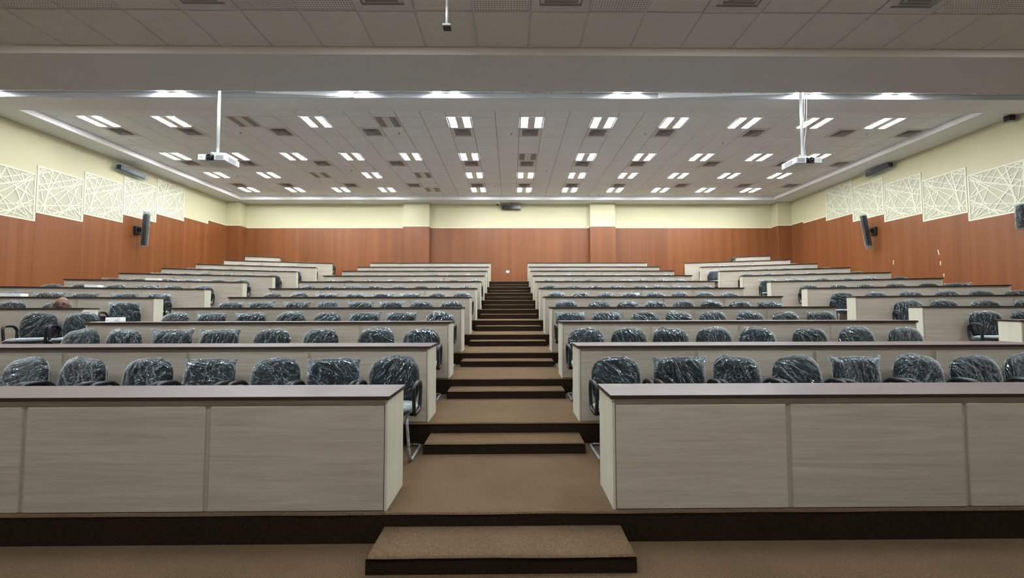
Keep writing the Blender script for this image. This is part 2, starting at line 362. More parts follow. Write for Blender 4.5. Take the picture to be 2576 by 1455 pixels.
def lattice_mesh(wd, ht):
    bm = bmesh.new(); R = random.Random(3)
    for a, b, c, d in LATT:
        p = Vector((max(.03, min(.97, (a*.97+.03)))*wd, 0, b*ht)); q = Vector((max(.03, min(.97, c*1.02+.01))*wd, 0, d*ht))
        t = (q-p); L = t.length; t.normalize(); s = Vector((-t.z, 0, t.x)); hw = R.choice((.0125, .014, .017))
        p = p-t*.008; q = q+t*.008
        zf = R.uniform(0, .003)
        v = [bm.verts.new(w_) for w_ in (p-s*hw, q-s*hw, q+s*hw, p+s*hw)] + [bm.verts.new(w_+Vector((0, .016+zf, 0))) for w_ in (p-s*hw, q-s*hw, q+s*hw, p+s*hw)]
        for f in ((3, 2, 1, 0), (4, 5, 6, 7), (0, 1, 5, 4), (1, 2, 6, 5), (2, 3, 7, 6), (3, 0, 4, 7)): bm.faces.new([v[i] for i in f])
    return mesh('lattice', bm, 'lattice')
def frame_mesh(wd, ht):
    bm = bmesh.new(); e = .045; d = .022
    bm_box(bm, 0, wd, 0, d, 0, e*.9); bm_box(bm, 0, wd, 0, d, ht-e, ht); bm_box(bm, 0, e*.8, 0, d, e*.9, ht-e); bm_box(bm, wd-e*.8, wd, 0, d, e*.9, ht-e)
    return mesh('frame', bm, 'lattice')
bak_me = box_mesh('backing', (.01, 1.19, 0, .006, .01, 1.265), 'panel_back'); lat_me = lattice_mesh(1.2, 1.275); frm_me = frame_mesh(1.2, 1.275)
rank = ['nearest', 'second nearest', 'middle', 'fourth nearest', 'farthest']
for side, bays, sg in (('left', bayL, -1), ('right', bayR, 1)):
    W = wl if sg < 0 else wr
    tr = bmesh.new(); prev = None; li = 0
    for i, (a, b, h) in enumerate(bays):
        bm = bmesh.new(); x0, x1 = sorted((sg*WX, sg*(WX-.022)))
        bm_box(bm, x0, x1, a+.0007, b-.0007, 0, h); bm_bevel(bm, .0008)
        struct('wood_panel', mesh('wood_panel', bm, 'wood_wall'), parent=W)
        lat = 11 <= i <= 15
        t0, t1 = sorted((sg*WX, sg*(WX-.03)))
        if not lat: bm_box(tr, t0, t1, a, b, h, h+.028)
        if prev is not None and h > prev: bm_box(tr, t0, t1, a-.028, a, prev, h)
        prev = h
        if lat:
            g = thing('lattice_panel', 'cream fretwork wall panel of crossing strips on the %s wall, %s of the five' % (side, rank[li]), 'wall panel',
                      (sg*WX, a+.012, h), 0, 'fretwork panels on the side walls'); li += 1
            g.scale = (1, 1, 1)
            for nm, me in (('backing', bak_me), ('frame', frm_me), ('lattice', lat_me)):
                o = link(nm, me, g)
                # local x runs along the wall (away from the stage), local y comes out of the wall
                k_ = (b-a-.024)/1.2
                o.matrix_local = Matrix(((0, -sg, 0, 0), (k_, 0, 0, 0), (0, 0, 1, 0), (0, 0, 0, 1)))
    struct('trim_%d' % (1 if sg < 0 else 2), mesh('trim', tr, 'cream_trim'))
# back wall: wood panels, pilasters, corner columns
xs = [-11.98, -10.8, -9.6, -8.4, -7.2, -6.0, -4.85]
xs2 = [-3.66, -2.44, -.42, .8, 2.2, 3.57]
xs3 = [4.73, 5.95, 7.17, 8.39, 9.6, 10.8, 11.98]
for L in (xs, xs2, xs3):
    for a, b in zip(L, L[1:]):
        bm = bmesh.new(); bm_box(bm, a+.0007, b-.0007, YB-.022, YB, 2.2, 5.225); bm_bevel(bm, .0008)
        struct('wood_panel', mesh('wood_panel', bm, 'wood_wall'), parent=wb)
tr = bmesh.new()
for a, b in ((-11.98, -4.85), (-3.66, 3.57), (4.73, 11.98)): bm_box(tr, a, b, YB-.03, YB, 5.225, 5.253)
for n_, (a, b, yf, zt_) in enumerate(((-4.85, -3.66, 18.73, 5.25), (3.57, 4.73, 18.73, 5.25), (-12.6, -11.98, 18.52, 5.25), (11.98, 12.6, 18.52, 5.25))):
    p = struct('pillar', box_mesh('pillar', (a+.012, b-.012, yf+.012, YB, zt_, ZB), 'cream_wall'))
    struct('wood_panel', box_mesh('wood_panel', (a, b, yf, YB, 2.2, zt_), 'wood_wall', .003), parent=p)
    bm_box(tr, a, b, yf-.006, yf+.014, zt_, zt_+.028)
struct('trim_3', mesh('trim', tr, 'cream_trim'))

# ---- ceilings
struct('ceiling', box_mesh('ceiling_stage', (-WX, WX, Y0, 5.08, ZT1+.014, ZT1+.1), 'soffit'))
ceil_s = bpy.data.objects['ceiling']
struct('trim_4', box_mesh('trim', (-WX, WX, 5.068, 5.08, ZB1, ZT1+.03), 'soffit_cream'))
struct('ceiling_beam', box_mesh('beam', (-WX, WX, 5.08, 5.948, ZB1, ZT2+.2), 'soffit'))
cm = struct('ceiling', box_mesh('ceiling_mid', (-WX, WX, 5.948, 8.596, ZT2+.014, ZT2+.1), 'grid'))
struct('trim_5', box_mesh('trim', (-WX, WX, 8.585, 8.597, ZB2, ZT2+.03), 'lip_dimmed'))
struct('ceiling_beam', box_mesh('beam', (-WX, WX, 8.597, 9.18, ZB2, ZT+.2), 'soffit'))
ch = struct('ceiling', box_mesh('ceiling_hall', (-WX, WX, 9.18, YB, ZT+.014, ZT+.1), 'grid'))
CX0, CX1, CY1 = -11.782, 11.618, 18.2
for nm, d in (('ceiling_border', (-WX, CX0-.012, 9.18, YB, ZB, ZT+.02)), ('ceiling_border', (CX1+.012, WX, 9.18, YB, ZB, ZT+.02)), ('ceiling_border', (CX0-.012, CX1+.012, CY1+.012, YB, ZB, ZT+.02))):
    struct(nm, box_mesh(nm, d, 'soffit'))
tr = bmesh.new()
bm_box(tr, CX0-.012, CX0, 9.18, CY1, ZB, ZT+.02); bm_box(tr, CX1, CX1+.012, 9.18, CY1, ZB, ZT+.02); bm_box(tr, CX0-.012, CX1+.012, CY1, CY1+.012, ZB, ZT+.02)
struct('trim_6', mesh('trim', tr, 'lip'))
T = .632
def tile_mesh(mat, g=.006):
    bm = bmesh.new(); h = T/2-g
    v = [bm.verts.new((x*h, y*h, .012)) for x, y in ((-1, -1), (1, -1), (1, 1), (-1, 1))]
    u = [bm.verts.new((x*(h-.004), y*(h-.004), 0)) for x, y in ((-1, -1), (1, -1), (1, 1), (-1, 1))]
    bm.faces.new(u[::-1])
    for i in range(4): bm.faces.new((v[i], v[(i+1) % 4], u[(i+1) % 4], u[i]))
    me = mesh('ceiling_tile', bm, mat, recalc=False)
    return me
tile_me = tile_mesh('tile'); tf = tile_mesh('tile_fine', .009); tcq = tile_mesh('tile_coarse', .009)
cx = lambda n: .55+T*n - .0
cy = lambda m: 10.93+T*m
FIX = {(3*k, m) for k in range(-6, 6) for m in (0, 4, 7, 10)}
OFF = {(-12, 0), (-6, 0), (0, 4), (-12, 7), (-6, 7), (-6, 10)}
VENT = {(n, m) for n in (-18, -15, -11, -7, -3, 0, 3, 6, 10, 14, 17) for m in (1, 5, 9)}
cells = [(m, n) for m in range(-2, 12) for n in range(-19, 18) if (n, m) not in FIX and (n, m) not in VENT]
cells.sort()
vis = [c for c in cells if c[0] >= -1]
nt_ = 0; rest = bmesh.new()
for m, n in cells:
    if m >= -1 and nt_ < 300:
        nt_ += 1
        o = link('ceiling_tile', tile_me, ch, (cx(n), cy(m), ZT))
    else:
        h = T/2-.006
        v = [rest.verts.new((cx(n)+x*h, cy(m)+y*h, ZT+.012)) for x, y in ((-1, -1), (1, -1), (1, 1), (-1, 1))]
        u = [rest.verts.new((cx(n)+x*(h-.004), cy(m)+y*(h-.004), ZT)) for x, y in ((-1, -1), (1, -1), (1, 1), (-1, 1))]
        rest.faces.new(u[::-1])
        for i in range(4): rest.faces.new((v[i], v[(i+1) % 4], u[(i+1) % 4], u[i]))
o = link('ceiling_tiles', mesh('ceiling_tiles', rest, 'tile', recalc=False), ch); o['kind'] = 'stuff'
# middle ceiling: one row of boards shows
for n in range(-19, 18):
    if n % 3 or n > 15: link('ceiling_tile', tile_me, cm, (cx(n), 8.262, ZT2))
for sg, xa, xb in ((-1, -3.27, -5.3), (1, 3.1, 5.75)):      # white wedge boards in front of the lip
    bm = bmesh.new(); F_ = [(xa, ZT2), (xa, ZB2+.004), (xb, ZT2-.012), (xb, ZT2)]
    A = [bm.verts.new((x, 8.565, z)) for x, z in F_]; B = [bm.verts.new((x, 8.585, z)) for x, z in F_]
    bm.faces.new(A); bm.faces.new(B[::-1])
    for i in range(4): bm.faces.new((A[i], B[i], B[(i+1) % 4], A[(i+1) % 4]))
    struct('trim_%d' % (7 if sg < 0 else 8), mesh('trim', bm, 'lip'))
# stage ceiling: drilled boards
SV = (-6, -3, 0, 3, 6)
for r_, yc in enumerate((4.755, 4.122, 3.489)):
    for n in range(-10, 10):
        if r_ == 1 and n in SV or r_ == 2 and n in (-15, -9, -3, 3, 9): continue
        me = tcq if (r_ == 1 and n in (-9, -8, -5, -4, -1, 1, 7, 8)) else tf
        link('ceiling_tile', me, ceil_s, (.535+T*n, yc, ZT1))

# ================================================================== LIGHT FITTINGS, VENTS
def fitting_parts(lit, za=-.004):
    bm = bmesh.new(); h = .312; sw = .088; c = .185      # two slots at x = +-c, half width sw
    z0, z1 = -.004, .008
    bm_box(bm, -h, -c-sw, -h, h, z0, z1); bm_box(bm, -c+sw, c-sw, -h, h, z0, z1); bm_box(bm, c+sw, h, -h, h, z0, z1)
    for s in (-1, 1):
        bm_box(bm, s*c-sw, s*c+sw, -h, -h+.015, z0, z1); bm_box(bm, s*c-sw, s*c+sw, h-.015, h, z0, z1)
    housing = mesh('housing', bm, 'louvre' if not lit else 'white_metal')
    refl = []; lamp = []
    for s in (-1, 1):
        bm = bmesh.new(); y0, y1 = -h+.015, h-.015
        for q in (-1, 1):
            xc = s*c+q*sw/2; hw = sw/2
            prof = [(xc-hw, 0), (xc-hw*.7, .03), (xc, .045), (xc+hw*.7, .03), (xc+hw, 0)]
            A = [bm.verts.new((x, y0, z)) for x, z in prof]; B = [bm.verts.new((x, y1, z)) for x, z in prof]
            for i in range(4): bm.faces.new((A[i], A[i+1], B[i+1], B[i]))
            # white gable at the far end of each trough
            g = [bm.verts.new((x, y1-.004, z)) for x, z in ((xc-hw, .001), (xc+hw, .001), (xc, .05))]; f = bm.faces.new(g); f.material_index = 1
        refl.append(mesh('reflector', bm, ['reflector', 'white_plastic'], recalc=False))
        bm = bmesh.new()
        for q in (-1, 1):
            xc = s*c+q*sw/2
            if lit: bm_box(bm, xc-.042, xc+.042, y0+.001, y1-.004, za, .02)
            else: bm_tube(bm, [(xc, y0+.01, .026), (xc, y1-.02, .026)], .008, 8)
        lamp.append(mesh('lamp_tube', bm, 'lamp_on' if lit else 'card'))
    return housing, refl, lamp
FLIT, FREC, FOFF = fitting_parts(True), fitting_parts(True, .003), fitting_parts(False)
def fitting(x, y, z, lit, label, group, rec=False):
    t = thing('ceiling_light', label, 'ceiling light', (x, y, z), 0, group)
    H, R_, L_ = (FREC if rec else FLIT) if lit else FOFF
    link('housing', H, t)
    for i in (0, 1): link('reflector', R_[i], t); link('lamp_tube', L_[i], t)
rown = {0: 'front', 4: 'second', 7: 'third', 10: 'rear'}
for m in (0, 4, 7, 10):
    for k in range(-6, 6):
        lit = (3*k, m) not in OFF
        fitting(cx(3*k), cy(m), ZT, lit, '%s twin-strip light, %s from left, %s row of the hall ceiling' % ('lit' if lit else 'unlit grey', ORD[k+7], rown[m]), 'lit hall ceiling lights' if lit else 'unlit hall ceiling lights')
ml = {-12: 1, -6: 1, -3: 1, 3: 1, 9: 1, 12: 1, -18: 1}
q = 0
for k in range(-6, 6):
    n = 3*k; q += 1
    fitting(cx(n), 8.262, ZT2, n in ml, '%s ceiling light glimpsed past the grey beam, %s from left' % ('lit' if n in ml else 'unlit', ORD[q]), 'lights behind the grey beam', True)
for k in range(-6, 6):
    n = 3*k
    if k in (-5, -3, -1, 0, 2, 4): fitting(cx(n), 6.9, ZT2, True, 'unseen fill light added above the grey beam, over column %s' % ORD[k+7], 'added fill lights above the grey beam')  # unseen row, added to light the first desk rows

for r_, (yy, KS) in enumerate(((3.489, (-5, -3, -1, 1, 3)), (.96, (-5, -3, -1, 0, 2, 4)))):  # out-of-view lights added to brighten the desk fronts and near floor
    for k in KS:
        fitting(.535+T*3*k, yy, ZT1, True, 'unseen twin-strip fill light added over the stage, %s from left, %s row' % (ORD[k+6], ('nearer', 'farther')[r_]), 'added stage fill lights')

def vent_mesh(half, rings, blade):
    bm = bmesh.new(); bp = bmesh.new()
    h = .312
    for s in (-1, 1):
        bm_box(bm, -h, h, s*h if s < 0 else half, -half if s < 0 else h, -.003, .006)
        bm_box(bm, s*h if s < 0 else half, -half if s < 0 else h, -half, half, -.003, .006)
    step_ = half/rings
    bl = bmesh.new()
    for i in range(rings):
        a = half-.004-step_*i; b = a-step_*.36
        lo = [(-a, -a), (a, -a), (a, a), (-a, a)]; hi = [(-b, -b), (b, -b), (b, b), (-b, b)]
        A = [bl.verts.new((x, y, -.008 if i else 0)) for x, y in lo]; B = [bl.verts.new((x, y, blade)) for x, y in hi]
        C = [bl.verts.new((x*.985, y*.985, -.008 if i else 0)) for x, y in lo]
        for j in range(4): bl.faces.new((A[j], A[(j+1) % 4], B[(j+1) % 4], B[j]))
    bm_box(bp, -half, half, -half, half, blade+.001, blade+.006)
    return mesh('frame', bm, 'louvre'), mesh('blades', bl, 'blade', recalc=False), mesh('duct', bp, 'dark_gap')
V1 = vent_mesh(.225, 5, .03)
def vent(x, y, z, label, group):
    t = thing('air_vent', label, 'air vent', (x, y, z), 0, group)
    link('frame', V1[0], t); link('blades', V1[1], t); link('duct', V1[2], t)
rv = {1: 'front', 5: 'middle', 9: 'rear'}
for m in (1, 5, 9):
    for i, n in enumerate((-18, -15, -11, -7, -3, 0, 3, 6, 10, 14, 17)):
        vent(cx(n), cy(m), ZT, 'louvred air vent, %s from left, %s vent row of the hall ceiling' % (ORD[i+1], rv[m]), 'hall ceiling vents')
for i, n in enumerate(SV):
    vent(.535+T*n, 4.122, ZT1, 'square louvred air vent above the stage at the top edge, %s from left' % ORD[i+1], 'stage ceiling vents')
bm = bmesh.new(); bm_lathe(bm, [(.03, 0), (.03, -.006), (.012, -.01), (.008, -.035), (.022, -.038), (.022, -.042)], 12)
spr = mesh('sprinkler', bm, 'grey_plastic')
for i, (n, m) in enumerate(((-13, 1), (-6, 1), (-1, 1), (5, 1), (-10, 6), (1, 6), (9, 2), (-17, 7), (-2, 9), (15, 1), (5, 11), (-9, 11), (-16, 11))):
    o = link('sprinkler', spr, None, (cx(n)+.1, cy(m)+.05, ZT), 0, label='small grey sprinkler head on the hall ceiling, %s of a scattered set' % ORD[i+1], category='sprinkler', group='ceiling sprinklers')

# ================================================================== DESKS
def unit_meshes(wd, end):
    e = .018 if end else 0
    x1 = wd-e
    fp = box_mesh('front_panel', (.032, x1-.006, 0, .016, .004, .692), 'ash', .0015)
    bk = box_mesh('back_board', (0, x1, .016, .034, 0, .733), 'ash')
    sd = [box_mesh('side_panel', (a, a+.018, .034, .4, 0, .733), 'ash') for a in (0, x1-.018)]
    sh = box_mesh('shelf', (.018, x1-.018, .036, .38, .5, .518), 'ash')
    ep = box_mesh('end_panel', (x1, wd, 0, .412, 0, .733), 'ash_end', .001) if end else None
    return fp, bk, sd, sh, ep
UM = {}
def desk_unit(loc, rz, wd, end, label, group, mirror=False):
    """end panel on the +x side, or -x when mirrored"""
    key = (wd, end, mirror)
    if key not in UM:
        L = unit_meshes(wd, end)
        if mirror:
            for me in [L[0], L[1], *L[2], L[3]]+([L[4]] if L[4] else []):
                me.transform(Matrix(((-1, 0, 0, wd), (0, 1, 0, 0), (0, 0, 1, 0), (0, 0, 0, 1)))); me.flip_normals()
        UM[key] = L
    fp, bk, sd, sh, ep = UM[key]
    t = thing('desk_unit', label, 'desk', loc, rz, group)
    link('front_panel', fp, t); link('back_board', bk, t); link('shelf', sh, t)
    for s in sd: link('side_panel', s, t)
    if ep: link('end_panel', ep, t, label='paler end panel facing the aisle')
def worktop(loc, rz, x0, x1, label, group):
    bm = bmesh.new(); bm_box(bm, x0-.012, x1+.012, -.014, .424, .734, .76)
    bm_bevel(bm, .0015)
    bmesh.ops.recalc_face_normals(bm, faces=bm.faces)
    for f in bm.faces: f.material_index = 0 if f.normal.z > .5 else 1
    me = mesh('worktop', bm, ['top', 'edge'])
    link('worktop', me, None, loc, rz, label=label, category='worktop', group=group)
UW = 1.215
for k in range(11):
    z = FZ[k]; y = YK[k]; rn = ORD[k+1]
    for sg, nm in ((-1, 'left'), (1, 'right')):
        X0 = -.831 if sg < 0 else .684
        for i in range(4):
            xl = X0-UW*(i+1) if sg < 0 else X0+UW*i
            pos = 'beside the centre aisle' if i == 0 else ('at the side aisle end' if i == 3 else '%s from the centre aisle' % ORD[i+1])
            desk_unit((xl, y, z), 0, UW, i in (0, 3), 'pale ash desk unit %s, %s row, %s of the centre aisle' % (pos, rn, nm), 'desk units in the centre blocks', mirror=(sg > 0) != (i == 3))
        a, b = sorted((X0, X0+sg*UW*4))
        worktop((0, y, z), 0, a, b, 'long mauve-brown worktop with dark edge, %s row, %s of the centre aisle' % (rn, nm), 'worktops in the centre blocks')
SWU = 1.25
def side_xf(k, sg, s, d):
    F = FL if sg < 0 else FR
    return (sg*(F+s*cos(FAN))+sg*d*sin(FAN), YK[k-1]+.15-s*sin(FAN)+d*cos(FAN))
for sg, nm in ((-1, 'left'), (1, 'right')):
    rz = -sg*FAN
    for k in range(3 if sg > 0 else 4, 13):
        z = FZ[k-1]; rn = ORD[k]
        S = range(3) if k < 12 else range(1)
        o0 = 0 if k < 12 else 2.6
        for i in S:
            s0 = o0+SWU*i
            p = side_xf(k, sg, s0+SWU if sg < 0 else s0, 0)
            endu = (i == 0 or i == S[-1])
            pos = 'inner' if i == 0 else ('outer' if i == 2 else 'middle')
            if k == 12: pos = 'short lone'
            # end panel towards the side aisle (i==0) or towards the wall (last)
            towards_plus = (sg < 0) == (i == 0)
            desk_unit((p[0], p[1], z), rz, SWU, endu, 'pale ash desk unit, %s one, slanted %s side block, %s row' % (pos, nm, rn), 'desk units in the slanted side blocks', mirror=not towards_plus)
        L = SWU*len(S)
        p = side_xf(k, sg, o0+L if sg < 0 else o0, 0)
        worktop((p[0], p[1], z), rz, 0, L, 'slanted dark-edged worktop of the %s side block, %s row' % (nm, rn), 'worktops in the side blocks')

# ================================================================== CHAIRS
def pad_mesh(name, a, b, n, T_, curve, tilt, zc, mat, G=16, top=0.0, wr=0, seed=0, ears=0, kind='r', inf=0.0, smooth=True):
    """cushion-like closed shell: superellipse outline in x-z, front face towards -y"""
    bm = bmesh.new(); R = random.Random(seed)
    off = Vector((R.uniform(0, 50), R.uniform(0, 50), R.uniform(0, 50))); ang = R.uniform(-1.1, 1.1)
    ear = [(R.uniform(.10, .23), R.uniform(.08, .12)) for _ in range(4)]
    crest = [(R.uniform(.9, 2.2), R.uniform(.03, .11)*(1 if kind == 'r' else .3), R.uniform(.1, .3)) for _ in range(2)]
    def outline(th):
        c, s = cos(th), sin(th)
        bb = b*(1+top) if s > 0 else b
        r = 1/((abs(c)/a)**n+(abs(s)/bb)**n)**(1/n)
        if ears:
            for i, t0 in enumerate((pi*.235, pi*.765)):
                r *= 1+ears*ear[i][0]*1.1*math.exp(-((th-t0)/ear[i][1])**2)
        if wr:
            for t0, am, wd in crest: r *= 1+am*math.exp(-((th-t0)/wd)**2)*(1 if wr else 0)
            r *= 1+.012*noise.noise(Vector((c*4, s*4, 0))+off)+.010*noise.noise(Vector((c*13, s*13, 3))+off)
        return r
    def P(u, v, sgn):
        th = math.atan2(v, u); r = max(abs(u), abs(v))
        m = max(abs(cos(th)), abs(sin(th)))
        rad = outline(th % (2*pi))
        x, z = cos(th)*r*rad, sin(th)*r*rad
        rr = min(1, r)
        rim = rr
        if ears or wr: rim = min(1.0, r*1.06)
        th_ = T_*sqrt(max(0, 1-rim**4))
        y = sgn*(th_+.0015)
        if wr:
            X = x*cos(ang)+z*sin(ang); Z = -x*sin(ang)+z*cos(ang)
            if kind == 'c':     # folds fan down from the gathered top
                dx = x/(.55+(b-z)*1.0+.05); v1 = Vector((dx*30, z*3.5, 0))+off
            else: v1 = Vector((X*20, Z*7, 0))+off
            f = 1-2*abs(noise.noise(v1)); g = 1-2*abs(noise.noise(Vector((x*34, z*34, 5))+off))
            y += sgn*wr*(f*.75+g*.45)*(.35+.65*(1-rr**6))
        y -= curve*x*x
        y += tilt*z
        return Vector((x, y, zc+z))
    grid = {}
    for sgn in (-1, 1):
        for i in range(G+1):
            for j in range(G+1):
                e = i in (0, G) or j in (0, G)
                if sgn == 1 and e: grid[sgn, i, j] = grid[-1, i, j]; continue
                u, v = -1+2*i/G, -1+2*j/G
                grid[sgn, i, j] = bm.verts.new(P(u, v, sgn))
        for i in range(G):
            for j in range(G):
                q = [grid[sgn, i, j], grid[sgn, i+1, j], grid[sgn, i+1, j+1], grid[sgn, i, j+1]]
                bm.faces.new(q if sgn < 0 else q[::-1])
    return mesh(name, bm, mat, smooth=smooth, recalc=False)
back_me = pad_mesh('backrest', .232, .217, 3.1, .036, .35, .14, .647, 'black_fabric', 14)
back_shell = pad_mesh('back_shell', .215, .20, 3.2, .02, .35, .14, .645, 'black_plastic', 10)
back_shell.transform(Matrix.Translation((0, .035, 0)))
seat_me = pad_mesh('seat', .235, .215, 3.6, .036, .1, 0, 0, 'black_fabric', 12)
seat_me.transform(Matrix.Translation((0, -.20, .435)) @ Matrix.Rotation(-pi/2, 4, 'X'))
seat_cov = pad_mesh('seat_cover', .25, .23, 3.4, .043, .1, 0, 0, 'film_seat', 22, wr=.007, seed=11)
seat_cov.transform(Matrix.Translation((0, -.20, .435)) @ Matrix.Rotation(-pi/2, 4, 'X'))
COV = {'r': [pad_mesh('plastic_cover', .242, .225, 3.1, .045, .33, .14, .645, 'film', 44, wr=.013, seed=20+i, kind='r', top=R_) for i, R_ in enumerate((0, .02, .03, .01, 0, .05, .02))],
       'c': [pad_mesh('plastic_cover', .248, .229, 5.0, .043, .33, .14, .640, 'film', 44, wr=.012, seed=40+i, kind='c', ears=1) for i in range(6)]}
def arm_mesh(s):
    bm = bmesh.new()
    y0, y1, zb_, zt_ = -.31, -.03, .395, .675
    P = [(0, y0+.03, zb_), (.0, y0-.005, zt_-.03), (.012, y0+.05, zt_), (.012, y1-.06, zt_-.005), (.004, y1+.01, zt_-.07), (0, y1-.01, zb_)]
    path = rnd_path([(s*(.25+x), y, z) for x, y, z in P], .055, 4, True)
    bm_tube(bm, path, .021, 8, closed=True, flat=.8, ref=Vector((1, 0, 0)))
    bm_box(bm, *sorted((s*.2, s*.25)), -.26, -.08, .385, .40)
    return mesh('armrest', bm, 'black_plastic', smooth=True)
arms = [arm_mesh(-1), arm_mesh(1)]
bm = bmesh.new()
path = rnd_path([(-.19, -.06, .385), (-.2, -.355, .385), (-.23, -.345, .014), (-.235, .12, .014), (.235, .12, .014), (.23, -.345, .014), (.2, -.355, .385), (.19, -.06, .385)], .06, 4)
bm_tube(bm, path, .0135, 8); bm_tube(bm, [(-.195, -.12, .385), (.195, -.12, .385)], .011, 6)
leg_me = mesh('leg_frame', bm, 'wrapped_steel', smooth=True)
bm = bmesh.new(); bm_tube(bm, rnd_path([(0, -.15, .39), (0, .05, .395), (0, .075, .46), (0, .08, .62)], .05), .03, 8, flat=.4)
br_me = mesh('back_bracket', bm, 'black_plastic', smooth=True)
CR_ = random.Random(5); cnt = {'r': 0, 'c': 0}
def chair(x, y, z, rz, style, label, group):
    t = thing('armchair', label, 'chair', (x, y, z), rz+radians(CR_.uniform(-4, 4)), group)
    link('seat', seat_me, t)
    b = link('backrest', back_me, t); link('back_shell', back_shell, t)
    for a in arms: link('armrest', a, t)
    link('leg_frame', leg_me, t); link('back_bracket', br_me, t)
    if style != 'b':
        cnt[style] += 1; L = COV[style]
        link('plastic_cover', L[(cnt[style]*5) % len(L)], t); link('seat_cover', seat_cov, t)
    return t
DESC = {'r': 'armchair in rounded clear plastic', 'c': 'armchair in sharp-cornered clear bag', 'b': 'bare black armchair'}
CC = {'CL': """-1.12r -1.70c -2.25r -2.89c -3.46r -4.09r -4.54r -4.94r
-1.16r -1.75r -2.46r -3.09r -3.77c -4.39c -4.99r -5.53r
-1.16r -1.80c -2.39c -3.00r -3.60r -4.24c -4.88c -5.46r
-1.18r -1.77r -2.36c -2.97c -3.63r -4.22c -4.92c -5.50c
-1.13r -1.72r -2.35c -2.97c -3.60c -4.25c -4.89r -5.52r
-1.17r -1.80r -2.39b -2.99r -3.59r -4.20c -4.81r -5.37r
-1.11r -1.72b -2.38c -2.91c -3.56r -4.21r -4.84b -5.43r
-1.41r -2.06r -2.56r -3.01c -3.59b -4.24r -4.72r -5.32r""",
'CR': """1.01r 1.63c 2.19r 2.76r 3.35c 3.97r 4.52r 5.08r
0.98r 1.54r 2.09r 2.66r 3.23r 3.92r 4.54r 5.20r
0.98c 1.57c 2.21r 2.75r 3.33r 3.95r 4.54r 5.13c
1.09r 1.75r 2.32r 2.87r 3.43r 4.00r 4.56r 5.16c
1.05r 1.62r 2.22r 2.79c 3.37r 3.94r 4.53r 5.11r
1.04r 1.67r 2.26r 2.85r 3.44r 3.97r 4.55c 5.16r
1.14r 1.75c 2.33r 2.92r 3.45c 4.00r 4.55r 5.10r
1.18r 1.85r 2.40r 2.99r 3.54r 4.05c 4.65r 5.25r"""}
def parse(line): return [(float(t[:-1]), t[-1]) for t in line.split()]
for key, sg, nm in (('CL', -1, 'left'), ('CR', 1, 'right')):
    rows = [parse(l) for l in CC[key].splitlines()]
    for k in (9, 10, 11):
        x0 = -.35-.85 if sg < 0 else 1.05
        rows.append([(x0+sg*.6*i+CR_.uniform(-.04, .04), CR_.choice('rrrc')) for i in range(8)])
    for k, row in enumerate(rows):
        for i, (x, st) in enumerate(row):
            # a gap of .53 m keeps arms of neighbours apart
            if i and abs(x-row[i-1][0]) < .55: x = row[i-1][0]+sg*.55; row[i] = (x, st)
            pos = 'beside the centre aisle' if i == 0 else ('at the side aisle' if i == 7 else '%s from the centre aisle' % ORD[i+1])
            chair(x, YK[k]+1.215+CR_.uniform(-.015, .015), FZ[k], 0, st, '%s, %s, %s row, %s half' % (DESC[st], pos, ORD[k+1], nm), 'armchairs in the centre blocks')
SS = {'L': {3: '-0.52r 0.02r', 4: '-0.05c 0.98r 1.63r', 5: '0.38c 1.00c 1.71c 2.29c 2.90r', 6: '0.40r 1.04r 1.61c 2.24r 2.89r 3.42r', 7: '0.34r 0.92r 1.55c 2.13c 2.80r 3.33c',
            8: '0.22b 0.88r 1.49r 2.08r 2.64r 3.23c', 9: '0.27c 0.89c 1.61r 2.23r 2.80r 3.35r', 10: '0.32r 0.92r 1.52c 2.12r 2.72r 3.32r', 11: '0.22r 0.85r 1.5r 2.1c 2.7r 3.3r', 12: '2.95r 3.5r'},
      'R': {3: '0.30r 0.85r', 4: '0.36r 0.92r 1.54r 2.18r', 5: '0.20r 0.85r 1.50r 2.13r 2.71r 3.31r', 6: '0.40r 1.05r 1.64r 2.29r 2.93b 3.50c', 7: '0.22c 0.93c 1.57r 2.17c 2.74r 3.40r',
            8: '0.35r 0.98r 1.57r 2.19r 2.79c 3.39r', 9: '0.02r 0.93c 1.66r 2.27r 2.94r 3.52r', 10: '0.32r 0.92r 1.52c 2.12r 2.72r 3.32r', 11: '0.3r 0.92r 1.5c 2.1r 2.7r 3.3r', 12: '2.75r 3.4r'}}
for key, sg, nm in (('L', -1, 'left'), ('R', 1, 'right')):
    for k, line in SS[key].items():
        row = parse(line)
        for i, (s, st) in enumerate(row):
            if i and s-row[i-1][0] < .54: s = row[i-1][0]+.54; row[i] = (s, st)
            x, y = side_xf(k, sg, s, 1.17)
            pos = 'innermost' if i == 0 else ('outermost' if i == len(row)-1 else '%s from the side aisle' % ORD[i+1])
            chair(x, y, FZ[k-1], -sg*FAN, st, '%s, %s, %s row, %s side block' % (DESC[st], pos, ORD[k], nm), 'armchairs in the side blocks')

